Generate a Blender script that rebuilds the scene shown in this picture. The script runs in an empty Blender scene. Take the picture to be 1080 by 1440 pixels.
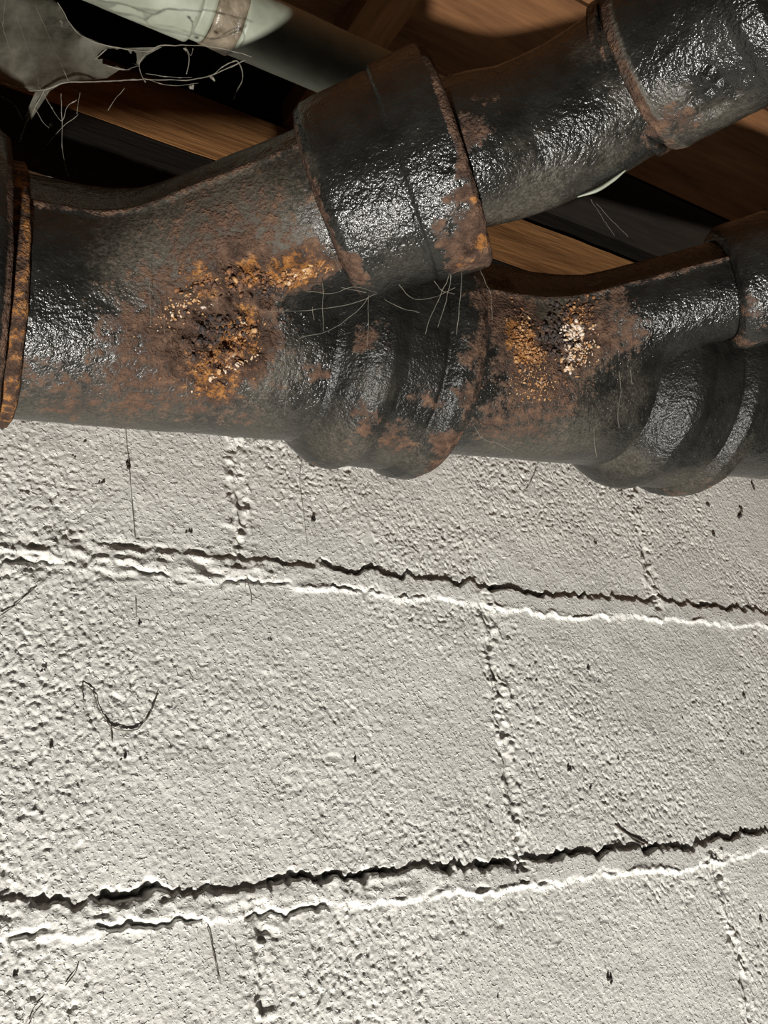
import bpy, math, random
import numpy as np
from mathutils import Vector, Matrix

random.seed(7)
RNG = np.random.RandomState(11)
scene = bpy.context.scene
C = scene.collection

# ------------------------------------------------------------------ camera
YAW, PITCH, ROLL = 0.618051, 0.386659, -0.115541
FPX = 1308.95
CAM = np.array([0.0, -0.529522, 0.0])
cy_, sy_ = math.cos(YAW), math.sin(YAW)
cp_, sp_ = math.cos(PITCH), math.sin(PITCH)
FW = np.array([sy_ * cp_, cy_ * cp_, sp_])
r0 = np.array([cy_, -sy_, 0.0])
u0 = np.cross(r0, FW)
RT = math.cos(ROLL) * r0 + math.sin(ROLL) * u0
UP = -math.sin(ROLL) * r0 + math.cos(ROLL) * u0
cam_data = bpy.data.cameras.new('camera')
cam = bpy.data.objects.new('camera', cam_data)
C.objects.link(cam)
m = Matrix.Identity(4)
for i in range(3):
    m[i][0], m[i][1], m[i][2], m[i][3] = RT[i], UP[i], -FW[i], CAM[i]
cam.matrix_world = m
cam_data.sensor_width = 36.0
cam_data.sensor_fit = 'AUTO'
cam_data.lens = 36.0 * FPX / 1440.0
cam_data.clip_start = 0.01
scene.camera = cam

# ------------------------------------------------------------------ world, lamp, exposure
world = bpy.data.worlds.new('world')
scene.world = world
world.use_nodes = True
bg = world.node_tree.nodes['Background']
bg.inputs[0].default_value = (1.0, 0.95, 0.88, 1)
bg.inputs[1].default_value = 0.018
lamp_data = bpy.data.lights.new('work_lamp', 'POINT')
lamp_data.energy = 385.0
lamp_data.color = (1.0, 0.965, 0.905)
lamp_data.shadow_soft_size = 0.035
lamp = bpy.data.objects.new('work_lamp', lamp_data)
lamp.location = (-0.30, -0.85, -1.90)
C.objects.link(lamp)
scene.view_settings.view_transform = 'Standard'
scene.view_settings.look = 'None'
scene.view_settings.exposure = 0.0
scene.view_settings.gamma = 1.0
scene.view_settings.use_curve_mapping = False


# ------------------------------------------------------------------ helpers
def P(px, py, d):
    """the world point at depth d along the photograph's view through (px, py)"""
    return CAM + d * (FW + RT * ((px - 540) / FPX) - UP * ((py - 720) / FPX))


def project(v):
    q = v - CAM
    z = q @ FW
    return 540 + FPX * (q @ RT) / z, 720 - FPX * (q @ UP) / z, z


def unit(v):
    v = np.asarray(v, float)
    return v / np.linalg.norm(v)


_T = RNG.rand(64, 64, 64).astype(np.float32)


def vn(p, scale, seed=0):
    """smooth value noise 0..1 at points p (n,3), feature size = scale metres"""
    q = np.asarray(p, np.float64) / scale + seed * 17.317 + 1000.0
    i = np.floor(q).astype(np.int64)
    f = (q - i).astype(np.float32)
    f = f * f * (3 - 2 * f)
    i0 = i & 63
    i1 = (i + 1) & 63
    x0, y0, z0 = i0.T
    x1, y1, z1 = i1.T
    fx, fy, fz = f.T
    a = _T[x0, y0, z0] * (1 - fx) + _T[x1, y0, z0] * fx
    b = _T[x0, y1, z0] * (1 - fx) + _T[x1, y1, z0] * fx
    c = _T[x0, y0, z1] * (1 - fx) + _T[x1, y0, z1] * fx
    d = _T[x0, y1, z1] * (1 - fx) + _T[x1, y1, z1] * fx
    e = a * (1 - fy) + b * fy
    g = c * (1 - fy) + d * fy
    return e * (1 - fz) + g * fz


def fbm(p, scale, octaves=3, seed=0):
    s, w, t = 0, 1.0, 0
    for k in range(octaves):
        s = s + w * vn(p, scale / 2 ** k, seed + k)
        t += w
        w *= 0.5
    return s / t


def sstep(a, b, x):
    t = np.clip((x - a) / (b - a), 0, 1)
    return t * t * (3 - 2 * t)


def mesh_obj(name, verts, faces, mat, parent=None, smooth=True, origin=None, attrs=None):
    """one mesh object; verts are world points, stored about the parent's (or own) origin"""
    verts = np.asarray(verts, np.float64)
    if parent is not None:
        o0 = np.array(parent['o0'])
    else:
        o0 = np.array(origin) if origin is not None else np.zeros(3)
    me = bpy.data.meshes.new(name)
    v = (verts - o0).astype(np.float32)
    if isinstance(faces, np.ndarray):
        n, k = faces.shape
        me.vertices.add(len(v))
        me.vertices.foreach_set('co', v.ravel())
        me.loops.add(n * k)
        me.loops.foreach_set('vertex_index', faces.astype(np.int32).ravel())
        me.polygons.add(n)
        me.polygons.foreach_set('loop_start', np.arange(0, n * k, k, dtype=np.int32))
        me.update(calc_edges=True)
    else:
        me.from_pydata(v.tolist(), [], faces)
        me.update()
    if smooth:
        me.polygons.foreach_set('use_smooth', np.ones(len(me.polygons), bool))
    for k, a in (attrs or {}).items():
        at = me.attributes.new(k, 'FLOAT', 'POINT')
        at.data.foreach_set('value', np.asarray(a, np.float32))
    me.materials.append(mat)
    o = bpy.data.objects.new(name, me)
    C.objects.link(o)
    if parent is not None:
        o.parent = parent
    else:
        o.location = o0
    o['o0'] = [float(x) for x in (o0 if parent is None else o0)]
    return o


def tag(o, label=None, cat=None, group=None, kind=None):
    for k, v in (('label', label), ('category', cat), ('group', group), ('kind', kind)):
        if v:
            o[k] = v
    return o


def thing(name, label, cat, loc, group=None):
    o = bpy.data.objects.new(name, None)
    o.empty_display_size = 0.02
    o.location = [float(x) for x in loc]
    o['o0'] = [float(x) for x in loc]
    C.objects.link(o)
    return tag(o, label, cat, group)


def normals_of(v, f):
    a = v[f[:, 1]] - v[f[:, 0]]
    b = v[f[:, 2]] - v[f[:, 0]]
    n = np.cross(a, b)
    if f.shape[1] == 4:
        n = np.cross(v[f[:, 2]] - v[f[:, 0]], v[f[:, 3]] - v[f[:, 1]])
    vnrm = np.zeros_like(v)
    for k in range(f.shape[1]):
        np.add.at(vnrm, f[:, k], n)
    l = np.linalg.norm(vnrm, axis=1)
    l[l == 0] = 1
    return vnrm / l[:, None]


def frame_of(ax):
    ax = unit(ax)
    h = np.array([0, 0, 1.0]) if abs(ax[2]) < 0.9 else np.array([1.0, 0, 0])
    e1 = unit(np.cross(h, ax))
    return ax, e1, np.cross(ax, e1)


def resample(pts, step):
    pts = [np.array(p, float) for p in pts]
    out = [pts[0]]
    for a, b in zip(pts[:-1], pts[1:]):
        n = max(1, int(np.ceil(np.linalg.norm(b - a) / step)))
        for k in range(1, n + 1):
            out.append(a + (b - a) * k / n)
    return np.array(out)


def lathe(base, axis, profile, step=0.0016, seg=None):
    """closed-profile solid of revolution; profile = [(s, r), ...] along the axis"""
    ax, e1, e2 = frame_of(axis)
    pr = resample(list(profile) + [profile[0]], step)[:-1]
    rmax = pr[:, 1].max()
    seg = seg or int(2 * math.pi * rmax / step)
    th = np.arange(seg) * 2 * math.pi / seg
    ring = np.cos(th)[:, None] * e1 + np.sin(th)[:, None] * e2
    v = base + pr[:, 0][:, None, None] * ax + pr[:, 1][:, None, None] * ring[None]
    n = len(pr)
    v = v.reshape(-1, 3)
    i, j = np.meshgrid(np.arange(n), np.arange(seg), indexing='ij')
    i2, j2 = (i + 1) % n, (j + 1) % seg
    f = np.stack([i * seg + j, i * seg + j2, i2 * seg + j2, i2 * seg + j], -1).reshape(-1, 4)
    nr = normals_of(v, f)
    # outward check: the profile's outermost point must face away from the axis
    k = int(np.argmax(pr[:, 1])) * seg
    if nr[k] @ ring[0] < 0:
        f = f[:, ::-1]
        nr = -nr
    return v, f, nr


def catmull(pts, n):
    pts = np.asarray(pts, float)
    p = np.vstack([2 * pts[0] - pts[1], pts, 2 * pts[-1] - pts[-2]])
    out = []
    for k in range(1, len(p) - 2):
        for t in np.arange(n) / n:
            a, b, c, d = p[k - 1], p[k], p[k + 1], p[k + 2]
            out.append(0.5 * (2 * b + (c - a) * t + (2 * a - 5 * b + 4 * c - d) * t * t + (3 * b - a - 3 * c + d) * t ** 3))
    out.append(p[-2])
    return np.array(out)


def sweep(path, radii, seg=10, closed_ends=True):
    path = np.asarray(path, float)
    n = len(path)
    radii = np.broadcast_to(np.asarray(radii, float), (n,))
    t = np.gradient(path, axis=0)
    t /= np.linalg.norm(t, axis=1)[:, None] + 1e-12
    _, e1, _ = frame_of(t[0])
    th = np.arange(seg) * 2 * math.pi / seg
    v = []
    for k in range(n):
        e1 = unit(e1 - (e1 @ t[k]) * t[k])
        e2 = np.cross(t[k], e1)
        v.append(path[k] + radii[k] * (np.cos(th)[:, None] * e1 + np.sin(th)[:, None] * e2))
    v = np.vstack(v)
    f = []
    for k in range(n - 1):
        for j in range(seg):
            j2 = (j + 1) % seg
            f.append((k * seg + j, k * seg + j2, (k + 1) * seg + j2, (k + 1) * seg + j))
    if closed_ends:
        v = np.vstack([v, path[0], path[-1]])
        c0, c1 = n * seg, n * seg + 1
        for j in range(seg):
            j2 = (j + 1) % seg
            f.append((c0, j2, j, j))
            f.append((c1, (n - 1) * seg + j, (n - 1) * seg + j2, (n - 1) * seg + j2))
    return v, f


def box_grid(lo, hi, step):
    """axis-aligned box with subdivided faces -> verts, quad faces"""
    lo, hi = np.array(lo, float), np.array(hi, float)
    V, F, base = [], [], 0
    for a in range(3):
        b, c = (a + 1) % 3, (a + 2) % 3
        nb = max(1, int((hi[b] - lo[b]) / step))
        nc = max(1, int((hi[c] - lo[c]) / step))
        for side in (0, 1):
            B, Cc = np.meshgrid(np.linspace(lo[b], hi[b], nb + 1), np.linspace(lo[c], hi[c], nc + 1), indexing='ij')
            v = np.zeros(B.shape + (3,))
            v[..., b], v[..., c], v[..., a] = B, Cc, (hi if side else lo)[a]
            i, j = np.meshgrid(np.arange(nb), np.arange(nc), indexing='ij')
            w = nc + 1
            q = np.stack([i * w + j, (i + 1) * w + j, (i + 1) * w + j + 1, i * w + j + 1], -1).reshape(-1, 4)
            if not side:
                q = q[:, ::-1]
            V.append(v.reshape(-1, 3))
            F.append(q + base)
            base += (nb + 1) * (nc + 1)
    return np.vstack(V), np.vstack(F)


def surface_nets(sdf, lo, hi, h):
    """quads on the zero level of sdf(points) in the box lo..hi with voxels h"""
    n = np.ceil((np.array(hi) - lo) / h).astype(int) + 1
    ax = [lo[k] + h * np.arange(n[k]) for k in range(3)]
    vol = np.empty(n, np.float32)
    for i in range(n[0]):
        Y, Z = np.meshgrid(ax[1], ax[2], indexing='ij')
        pts = np.stack([np.full(Y.shape, ax[0][i]), Y, Z], -1).reshape(-1, 3)
        vol[i] = sdf(pts).reshape(n[1], n[2])
    s = vol < 0
    nx, ny, nz = n
    corners = [(a, b, c) for a in (0, 1) for b in (0, 1) for c in (0, 1)]
    cnt = np.zeros((nx - 1, ny - 1, nz - 1), np.int8)
    for a, b, c in corners:
        cnt += s[a:nx - 1 + a, b:ny - 1 + b, c:nz - 1 + c]
    act = (cnt > 0) & (cnt < 8)
    idx = -np.ones(act.shape, np.int64)
    cells = np.argwhere(act)
    idx[act] = np.arange(len(cells))
    acc = np.zeros((len(cells), 3))
    w = np.zeros(len(cells))
    for a in range(8):
        for bit in (1, 2, 4):
            if a & bit:
                continue
            b = a | bit
            ca = np.array([(a >> 2) & 1, (a >> 1) & 1, a & 1])
            cb = np.array([(b >> 2) & 1, (b >> 1) & 1, b & 1])
            va = vol[tuple((cells + ca).T)]
            vb = vol[tuple((cells + cb).T)]
            x = (va < 0) != (vb < 0)
            t = np.where(x, va / np.where(x, va - vb, 1), 0)
            acc += np.where(x[:, None], ca + t[:, None] * (cb - ca), 0)
            w += x
    v = np.array(lo) + h * (cells + acc / w[:, None])
    F = []
    for d in range(3):
        e = [0, 0, 0]
        e[d] = 1
        A = s[:nx - e[0], :ny - e[1], :nz - e[2]]
        B = s[e[0]:, e[1]:, e[2]:]
        ch = A != B
        b, c = (d + 1) % 3, (d + 2) % 3
        q = np.argwhere(ch)
        q = q[(q[:, b] > 0) & (q[:, c] > 0) & (q[:, b] < n[b] - 1) & (q[:, c] < n[c] - 1)]
        eb = np.zeros(3, int); eb[b] = 1
        ec = np.zeros(3, int); ec[c] = 1
        i0 = idx[tuple((q - eb - ec).T)]
        i1 = idx[tuple((q - ec).T)]
        i2 = idx[tuple(q.T)]
        i3 = idx[tuple((q - eb).T)]
        fl = A[tuple(q.T)]
        f = np.where(fl[:, None], np.stack([i0, i1, i2, i3], -1), np.stack([i0, i3, i2, i1], -1))
        F.append(f)
    F = np.vstack(F)
    F = F[(F >= 0).all(1)]
    return v, F


# ------------------------------------------------------------------ materials
def new_mat(name):
    mt = bpy.data.materials.new(name)
    mt.use_nodes = True
    nt = mt.node_tree
    return mt, nt, nt.nodes, nt.links, nt.nodes['Principled BSDF']


def nd(nodes, kind, **kw):
    n = nodes.new(kind)
    for k, v in kw.items():
        setattr(n, k, v)
    return n


def noise(nodes, links, co, scale, detail=3.0, rough=0.55):
    n = nd(nodes, 'ShaderNodeTexNoise')
    n.inputs['Scale'].default_value = scale
    n.inputs['Detail'].default_value = detail
    n.inputs['Roughness'].default_value = rough
    links.new(co, n.inputs['Vector'])
    return n.outputs['Fac']


def ramp(nodes, links, fac, stops):
    n = nd(nodes, 'ShaderNodeValToRGB')
    el = n.color_ramp.elements
    while len(el) < len(stops):
        el.new(0.5)
    for e, (p, c) in zip(el, stops):
        e.position = p
        e.color = tuple(c) + (1,) if len(c) == 3 else c
    links.new(fac, n.inputs['Fac'])
    return n.outputs['Color']


def mth(nodes, links, op, a, b=None, c=None):
    n = nd(nodes, 'ShaderNodeMath', operation=op)
    for k, x in enumerate((a, b, c)):
        if x is None:
            continue
        if isinstance(x, (int, float)):
            n.inputs[k].default_value = x
        else:
            links.new(x, n.inputs[k])
    return n.outputs[0]


def mixc(nodes, links, fac, a, b):
    n = nd(nodes, 'ShaderNodeMix', data_type='RGBA')
    for k, x in ((0, fac), (6, a), (7, b)):
        if isinstance(x, (int, float)):
            n.inputs[k].default_value = x
        elif isinstance(x, tuple):
            n.inputs[k].default_value = x + (1,)
        else:
            links.new(x, n.inputs[k])
    return n.outputs[2]


def mixf(nodes, links, fac, a, b):
    n = nd(nodes, 'ShaderNodeMix', data_type='FLOAT')
    for k, x in ((0, fac), (2, a), (3, b)):
        if isinstance(x, (int, float)):
            n.inputs[k].default_value = x
        else:
            links.new(x, n.inputs[k])
    return n.outputs[0]


def bump(nodes, links, h, dist, strength=1.0, prev=None):
    n = nd(nodes, 'ShaderNodeBump')
    n.inputs['Strength'].default_value = strength
    n.inputs['Distance'].default_value = dist
    links.new(h, n.inputs['Height'])
    if prev is not None:
        links.new(prev, n.inputs['Normal'])
    return n.outputs[0]


def attr(nodes, name):
    n = nd(nodes, 'ShaderNodeAttribute', attribute_name=name)
    return n.outputs['Fac']


def iron_material(name='tarred_cast_iron', r0=0.12, spec=0.55):
    """black tar paint over cast iron; wear is read from the mesh: rust, ochre, dust, pale"""
    mt, nt, N, L, bs = new_mat(name)
    co = nd(N, 'ShaderNodeNewGeometry').outputs['Position']
    nbig = noise(N, L, co, 60, 4)
    nmid = noise(N, L, co, 190, 4, 0.6)
    nfine = noise(N, L, co, 650, 3, 0.6)
    nsp = noise(N, L, co, 420, 2)

    def mask(a, lo, hi, k=0.9):
        x = mth(N, L, 'MULTIPLY_ADD', mth(N, L, 'SUBTRACT', nmid, 0.5), k, a)
        x = mth(N, L, 'MULTIPLY_ADD', mth(N, L, 'SUBTRACT', nfine, 0.5), k * 0.7, x)
        mr = nd(N, 'ShaderNodeMapRange', interpolation_type='SMOOTHSTEP')
        mr.inputs['From Min'].default_value = lo
        mr.inputs['From Max'].default_value = hi
        L.new(x, mr.inputs['Value'])
        gate = mth(N, L, 'MINIMUM', mth(N, L, 'MULTIPLY', a, 8.0), 1.0)
        return mth(N, L, 'MULTIPLY', mr.outputs[0], gate)

    rust = mask(attr(N, 'rust'), 0.35, 0.62)
    ochre = mask(attr(N, 'ochre'), 0.40, 0.6)
    dust = mask(attr(N, 'dust'), 0.15, 1.0, 0.6)
    pale = mask(attr(N, 'pale'), 0.50, 0.64, 1.4)
    tar = ramp(N, L, nbig, [(0.3, (0.006, 0.006, 0.0055)), (0.75, (0.020, 0.019, 0.016))])
    rustc = ramp(N, L, nmid, [(0.28, (0.024, 0.014, 0.010)), (0.5, (0.078, 0.046, 0.032)), (0.72, (0.16, 0.097, 0.064))])
    ochc = ramp(N, L, nmid, [(0.3, (0.10, 0.040, 0.014)), (0.55, (0.27, 0.115, 0.032)), (0.75, (0.42, 0.22, 0.08))])
    dustc = ramp(N, L, nfine, [(0.3, (0.055, 0.049, 0.037)), (0.7, (0.135, 0.118, 0.092))])
    col = mixc(N, L, mth(N, L, 'MULTIPLY', dust, 0.8), tar, dustc)
    col = mixc(N, L, rust, col, rustc)
    col = mixc(N, L, ochre, col, ochc)
    col = mixc(N, L, pale, col, (0.58, 0.48, 0.40))
    L.new(col, bs.inputs['Base Color'])
    matte = mth(N, L, 'MAXIMUM', mth(N, L, 'MAXIMUM', rust, ochre), mth(N, L, 'MAXIMUM', mth(N, L, 'MULTIPLY', dust, 0.75), pale))
    rgh = mixf(N, L, matte, mth(N, L, 'MULTIPLY_ADD', nsp, 0.22, r0), 0.78)
    L.new(rgh, bs.inputs['Roughness'])
    L.new(mixf(N, L, matte, spec, 0.15), bs.inputs['Specular IOR Level'])
    b1 = bump(N, L, noise(N, L, co, 750, 2, 0.5), 0.0010, 0.5)
    b2 = bump(N, L, nmid, 0.004, mth(N, L, 'ADD', 0.0, 0.0) and 0.0 or 0.35, b1)
    bm = nd(N, 'ShaderNodeBump')
    bm.inputs['Distance'].default_value = 0.004
    L.new(nfine, bm.inputs['Height'])
    L.new(b2, bm.inputs['Normal'])
    L.new(mth(N, L, 'MULTIPLY', mth(N, L, 'MAXIMUM', rust, ochre), 0.7), bm.inputs['Strength'])
    L.new(bm.outputs[0], bs.inputs['Normal'])
    return mt


def crust_material():
    mt, nt, N, L, bs = new_mat('flaking_rust')
    co = nd(N, 'ShaderNodeNewGeometry').outputs['Position']
    t = attr(N, 'tone')
    x = mth(N, L, 'MULTIPLY_ADD', mth(N, L, 'SUBTRACT', noise(N, L, co, 500, 3), 0.5), 0.5, t)
    col = ramp(N, L, x, [(0.0, (0.022, 0.016, 0.015)), (0.22, (0.065, 0.045, 0.038)), (0.42, (0.115, 0.058, 0.036)), (0.62, (0.27, 0.115, 0.035)),
                         (0.80, (0.50, 0.30, 0.14)), (1.0, (0.66, 0.56, 0.47))])
    L.new(col, bs.inputs['Base Color'])
    bs.inputs['Roughness'].default_value = 0.75
    L.new(bump(N, L, noise(N, L, co, 900, 3), 0.002, 0.6), bs.inputs['Normal'])
    return mt


def wall_material():
    mt, nt, N, L, bs = new_mat('painted_block')
    co = nd(N, 'ShaderNodeNewGeometry').outputs['Position']
    nb = noise(N, L, co, 9, 4)
    nf = noise(N, L, co, 420, 4, 0.6)
    col = ramp(N, L, nb, [(0.3, (0.71, 0.70, 0.655)), (0.7, (0.78, 0.77, 0.725))])
    sp = noise(N, L, co, 260, 1, 0.5)
    spk = nd(N, 'ShaderNodeMapRange')
    spk.inputs['From Min'].default_value = 0.735
    spk.inputs['From Max'].default_value = 0.765
    L.new(sp, spk.inputs['Value'])
    col = mixc(N, L, mth(N, L, 'MULTIPLY', spk.outputs[0], 0.65), col, (0.16, 0.14, 0.12))
    col = mixc(N, L, attr(N, 'dirt'), col, (0.045, 0.040, 0.034))
    col = mixc(N, L, attr(N, 'lit_edge'), col, (0.84, 0.835, 0.81))
    L.new(col, bs.inputs['Base Color'])
    bs.inputs['Roughness'].default_value = 0.6
    bs.inputs['Specular IOR Level'].default_value = 0.3
    b = bump(N, L, nf, 0.0014, 0.5)
    fl = nd(N, 'ShaderNodeMapRange', interpolation_type='SMOOTHSTEP')
    fl.inputs['From Min'].default_value = 0.56
    fl.inputs['From Max'].default_value = 0.70
    L.new(noise(N, L, co, 360, 2, 0.5), fl.inputs['Value'])
    b = bump(N, L, fl.outputs[0], 0.0007, 0.8, b)
    L.new(b, bs.inputs['Normal'])
    return mt


def wood_material(name, c0, c1, axis):
    mt, nt, N, L, bs = new_mat(name)
    co = nd(N, 'ShaderNodeNewGeometry').outputs['Position']
    mp = nd(N, 'ShaderNodeMapping')
    s = [26.0, 26.0, 26.0]
    s[axis] = 2.2
    mp.inputs['Scale'].default_value = s
    L.new(co, mp.inputs['Vector'])
    g = noise(N, L, mp.outputs[0], 1.6, 6, 0.65)
    g2 = noise(N, L, mp.outputs[0], 9.0, 4, 0.6)
    x = mth(N, L, 'MULTIPLY_ADD', mth(N, L, 'SUBTRACT', g2, 0.5), 0.5, g)
    L.new(ramp(N, L, x, [(0.3, c0), (0.7, c1)]), bs.inputs['Base Color'])
    bs.inputs['Roughness'].default_value = 0.85
    bs.inputs['Specular IOR Level'].default_value = 0.2
    L.new(bump(N, L, g2, 0.003, 0.35), bs.inputs['Normal'])
    return mt


def plain_material(name, c0, c1, scale, rough, bdist=0.001):
    mt, nt, N, L, bs = new_mat(name)
    co = nd(N, 'ShaderNodeNewGeometry').outputs['Position']
    n = noise(N, L, co, scale, 4)
    L.new(ramp(N, L, n, [(0.35, c0), (0.68, c1)]), bs.inputs['Base Color'])
    bs.inputs['Roughness'].default_value = rough
    L.new(bump(N, L, noise(N, L, co, scale * 4, 3), bdist, 0.5), bs.inputs['Normal'])
    return mt


def web_material(name, col, lo, hi, scale):
    """dusty cobweb: scattered opaque fluff over see-through film"""
    mt, nt, N, L, bs = new_mat(name)
    co = nd(N, 'ShaderNodeNewGeometry').outputs['Position']
    n = noise(N, L, co, scale, 5, 0.7)
    mr = nd(N, 'ShaderNodeMapRange')
    mr.inputs['From Min'].default_value = 0.3
    mr.inputs['From Max'].default_value = 0.8
    mr.inputs['To Min'].default_value = lo
    mr.inputs['To Max'].default_value = hi
    L.new(n, mr.inputs['Value'])
    L.new(mr.outputs[0], bs.inputs['Alpha'])
    bs.inputs['Base Color'].default_value = col + (1,)
    bs.inputs['Roughness'].default_value = 0.9
    bs.inputs['Specular IOR Level'].default_value = 0.1
    return mt


M_IRON = iron_material()
M_DULL = iron_material('dull_tarred_iron', 0.22, 0.32)
M_CRUST = crust_material()
M_WALL = wall_material()
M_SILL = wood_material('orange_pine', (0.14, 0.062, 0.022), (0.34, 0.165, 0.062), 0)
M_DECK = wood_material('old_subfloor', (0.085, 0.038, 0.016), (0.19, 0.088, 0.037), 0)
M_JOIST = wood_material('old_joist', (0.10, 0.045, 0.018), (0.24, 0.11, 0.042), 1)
M_SHADED = wood_material('shade_toned_timber', (0.005, 0.004, 0.003), (0.016, 0.011, 0.007), 0)  # near-black colour stands in for shade on the framing behind the pipes
M_PALE = plain_material('chalky_pipe', (0.20, 0.215, 0.165), (0.29, 0.31, 0.245), 45, 0.5, 0.0004)
M_TAPE = plain_material('brown_wrap', (0.09, 0.07, 0.045), (0.24, 0.20, 0.145), 110, 0.35)
M_WEB = web_material('cobweb_strand', (0.25, 0.23, 0.19), 0.25, 1.0, 300)
M_FILM = web_material('cobweb_film', (0.22, 0.21, 0.165), 0.15, 0.75, 60)
M_DUST = plain_material('pale_dust_strand', (0.20, 0.185, 0.16), (0.34, 0.32, 0.28), 200, 0.9)
M_GRIT = plain_material('dark_grit', (0.020, 0.017, 0.013), (0.05, 0.042, 0.033), 300, 0.9)
M_HAIR = plain_material('dusty_fibre', (0.07, 0.06, 0.05), (0.18, 0.155, 0.13), 200, 0.9)

# ------------------------------------------------------------------ the block wall
ZJ0, COURSE, BLK, XH = 0.00415, 0.2032, 0.4064, 0.257573
WALL_TOP = 0.485


def wall_height(x, z):
    """outward relief of the painted wall (metres), dirt and chalk masks"""
    p = np.stack([x, np.zeros_like(x), z], -1)
    h = (fbm(p, 0.09, 2, 3) - 0.5) * 0.0030 + (fbm(p, 0.022, 2, 5) - 0.5) * 0.0013
    rough_amt = 0.45 + 0.75 * sstep(0.35, 0.7, vn(p, 0.10, 9))
    w3 = lambda sc, k: np.stack([fbm(p, sc, 2, k) - 0.5, np.zeros_like(x), fbm(p, sc, 2, k + 2) - 0.5], -1)
    pw = p + 0.006 * w3(0.010, 31)
    ps_ = pw.copy()
    ps_[:, 0], ps_[:, 2] = (pw[:, 0] * 0.8 + pw[:, 2] * 0.6), (pw[:, 2] * 0.8 - pw[:, 0] * 0.6) * 1.7
    pits = -np.maximum(vn(pw, 0.0021, 12) - 0.58, 0) * 0.0034 - np.maximum(vn(ps_, 0.0034, 14) - 0.64, 0) * 0.0042
    pits -= np.maximum(vn(pw, 0.0075, 15) - 0.78, 0) * 0.0080
    grain = (vn(p, 0.0022, 16) - 0.5) * 0.0007 + np.maximum(vn(ps_, 0.0030, 18) - 0.64, 0) * 0.0026 + (fbm(pw, 0.012, 2, 19) - 0.5) * 0.0006
    dirt = np.zeros_like(x)
    lit_edge = np.zeros_like(x)
    h_j = np.zeros_like(x)
    smooth = np.ones_like(x)
    px = np.stack([x, np.zeros_like(x), np.zeros_like(x)], -1)
    px1 = np.unique(x)
    for k, (zc, amp) in enumerate(((ZJ0 - COURSE, 0.8), (ZJ0, 1.0), (ZJ0 + COURSE, 0.8), (ZJ0 + 2 * COURSE, 0.8))):
        sel = np.abs(z - zc) < 0.03
        if not sel.any():
            continue
        xs, zs, ps, pxs = x[sel], z[sel], p[sel], px[sel]
        wob = (fbm(pxs, 0.09, 3, 40 + k) - 0.5) * 0.016
        jag = (fbm(pxs, 0.013, 4, 50 + k) - 0.5) * 0.012 + (fbm(ps, 0.006, 2, 55 + k) - 0.5) * 0.0075
        u = zs - zc - wob
        top = 0.0085 + jag
        bot = -0.0095 + (fbm(pxs, 0.020, 4, 60 + k) - 0.5) * 0.011 + (vn(ps, 0.004, 57 + k) - 0.5) * 0.0040
        near = (1 - sstep(0.19, 0.36, xs)) if k == 2 else 0.45 * (1 - sstep(0.25, 0.5, xs))
        band = sstep(bot - 0.0016, bot + 0.0016, u) * (1 - sstep(top - 0.001, top + 0.001, u))
        hj = band * 0.0024 * amp * (1 - 0.75 * near)
        hj += 0.0012 * np.exp(-((u - bot - 0.0012) / 0.0018) ** 2) * sstep(0.35, 0.65, fbm(pxs, 0.03, 2, 65 + k)) * (1 - near)
        if k == 1:
            presence = 0.10 + 0.90 * sstep(0.40, 0.58, fbm(pxs, 0.016, 3, 70))
            wid = 0.0008 + 0.0024 * sstep(0.35, 0.8, fbm(pxs, 0.009, 2, 71)) * (1 - 0.6 * sstep(0.35, 0.6, xs))
        else:
            presence = sstep(0.38, 0.6, fbm(pxs, 0.030, 3, 72 + k)) * (0.12 + 0.88 * sstep(0.262, 0.31, xs))
            wid = 0.0007 + 0.0009 * sstep(0.4, 0.8, fbm(pxs, 0.02, 2, 75 + k))
        g = np.exp(-((u - top) / wid) ** 2) * presence
        hj -= 0.0075 * g
        # a second broken crack under the band on the near half
        low = sstep(0.44, 0.62, fbm(pxs, 0.028, 2, 80 + k)) * (1 - 0.75 * sstep(0.30, 0.45, xs)) * (1.0 if k == 1 else 0.55)
        jag2 = (fbm(pxs, 0.008, 3, 90 + k) - 0.5) * 0.007
        g2 = np.exp(-((u - (bot + 0.002 + jag2)) / 0.0013) ** 2) * low
        hj -= 0.005 * g2
        # crumbled paint on the near half of the upper joint
        cr = (1 - sstep(0.2, 0.34, xs)) if k == 2 else 0.5 * (1 - sstep(0.3, 0.5, xs))
        pc = ps * np.array([0.55, 1, 1.0])
        hj += np.exp(-((u + 0.001) / 0.012) ** 2) * cr * (np.abs(fbm(pc, 0.0070, 2, 95) - 0.5) * -0.0095 + 0.0014 - 0.006 * np.maximum(vn(pc, 0.0045, 97) - 0.62, 0))
        h_j[sel] += hj
        dirt[sel] = np.maximum(dirt[sel], np.clip(1.15 * g + 0.9 * g2 - 0.2, 0, 0.85))
        lit_edge[sel] = np.maximum(lit_edge[sel], np.exp(-((u - bot - 0.0005) / 0.0022) ** 2) * 0.6 * (1 - 0.8 * near) * sstep(0.3, 0.55, vn(ps, 0.02, 99)))  # lower joint edge painted paler, as light from below would catch it
        smooth[sel] *= 1 - 0.75 * band * sstep(0.25, 0.45, xs)
    course = np.floor((z - ZJ0) / COURSE).astype(int)
    off = np.where(course % 2 == 0, 0.5, 0.0)
    t = (x - XH) / BLK - off
    dxh = (t - np.round(t)) * BLK + (fbm(np.stack([z, z * 0, x * 0], -1), 0.03, 2, 100) - 0.5) * 0.008
    gate = np.exp(-(dxh / 0.010) ** 2)
    h_j += -0.0008 * gate + gate * (np.abs(vn(pw, 0.0042, 110) - 0.5) * -0.0040 + np.maximum(vn(pw, 0.0060, 111) - 0.55, 0) * 0.0055 + 0.0006)
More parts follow.
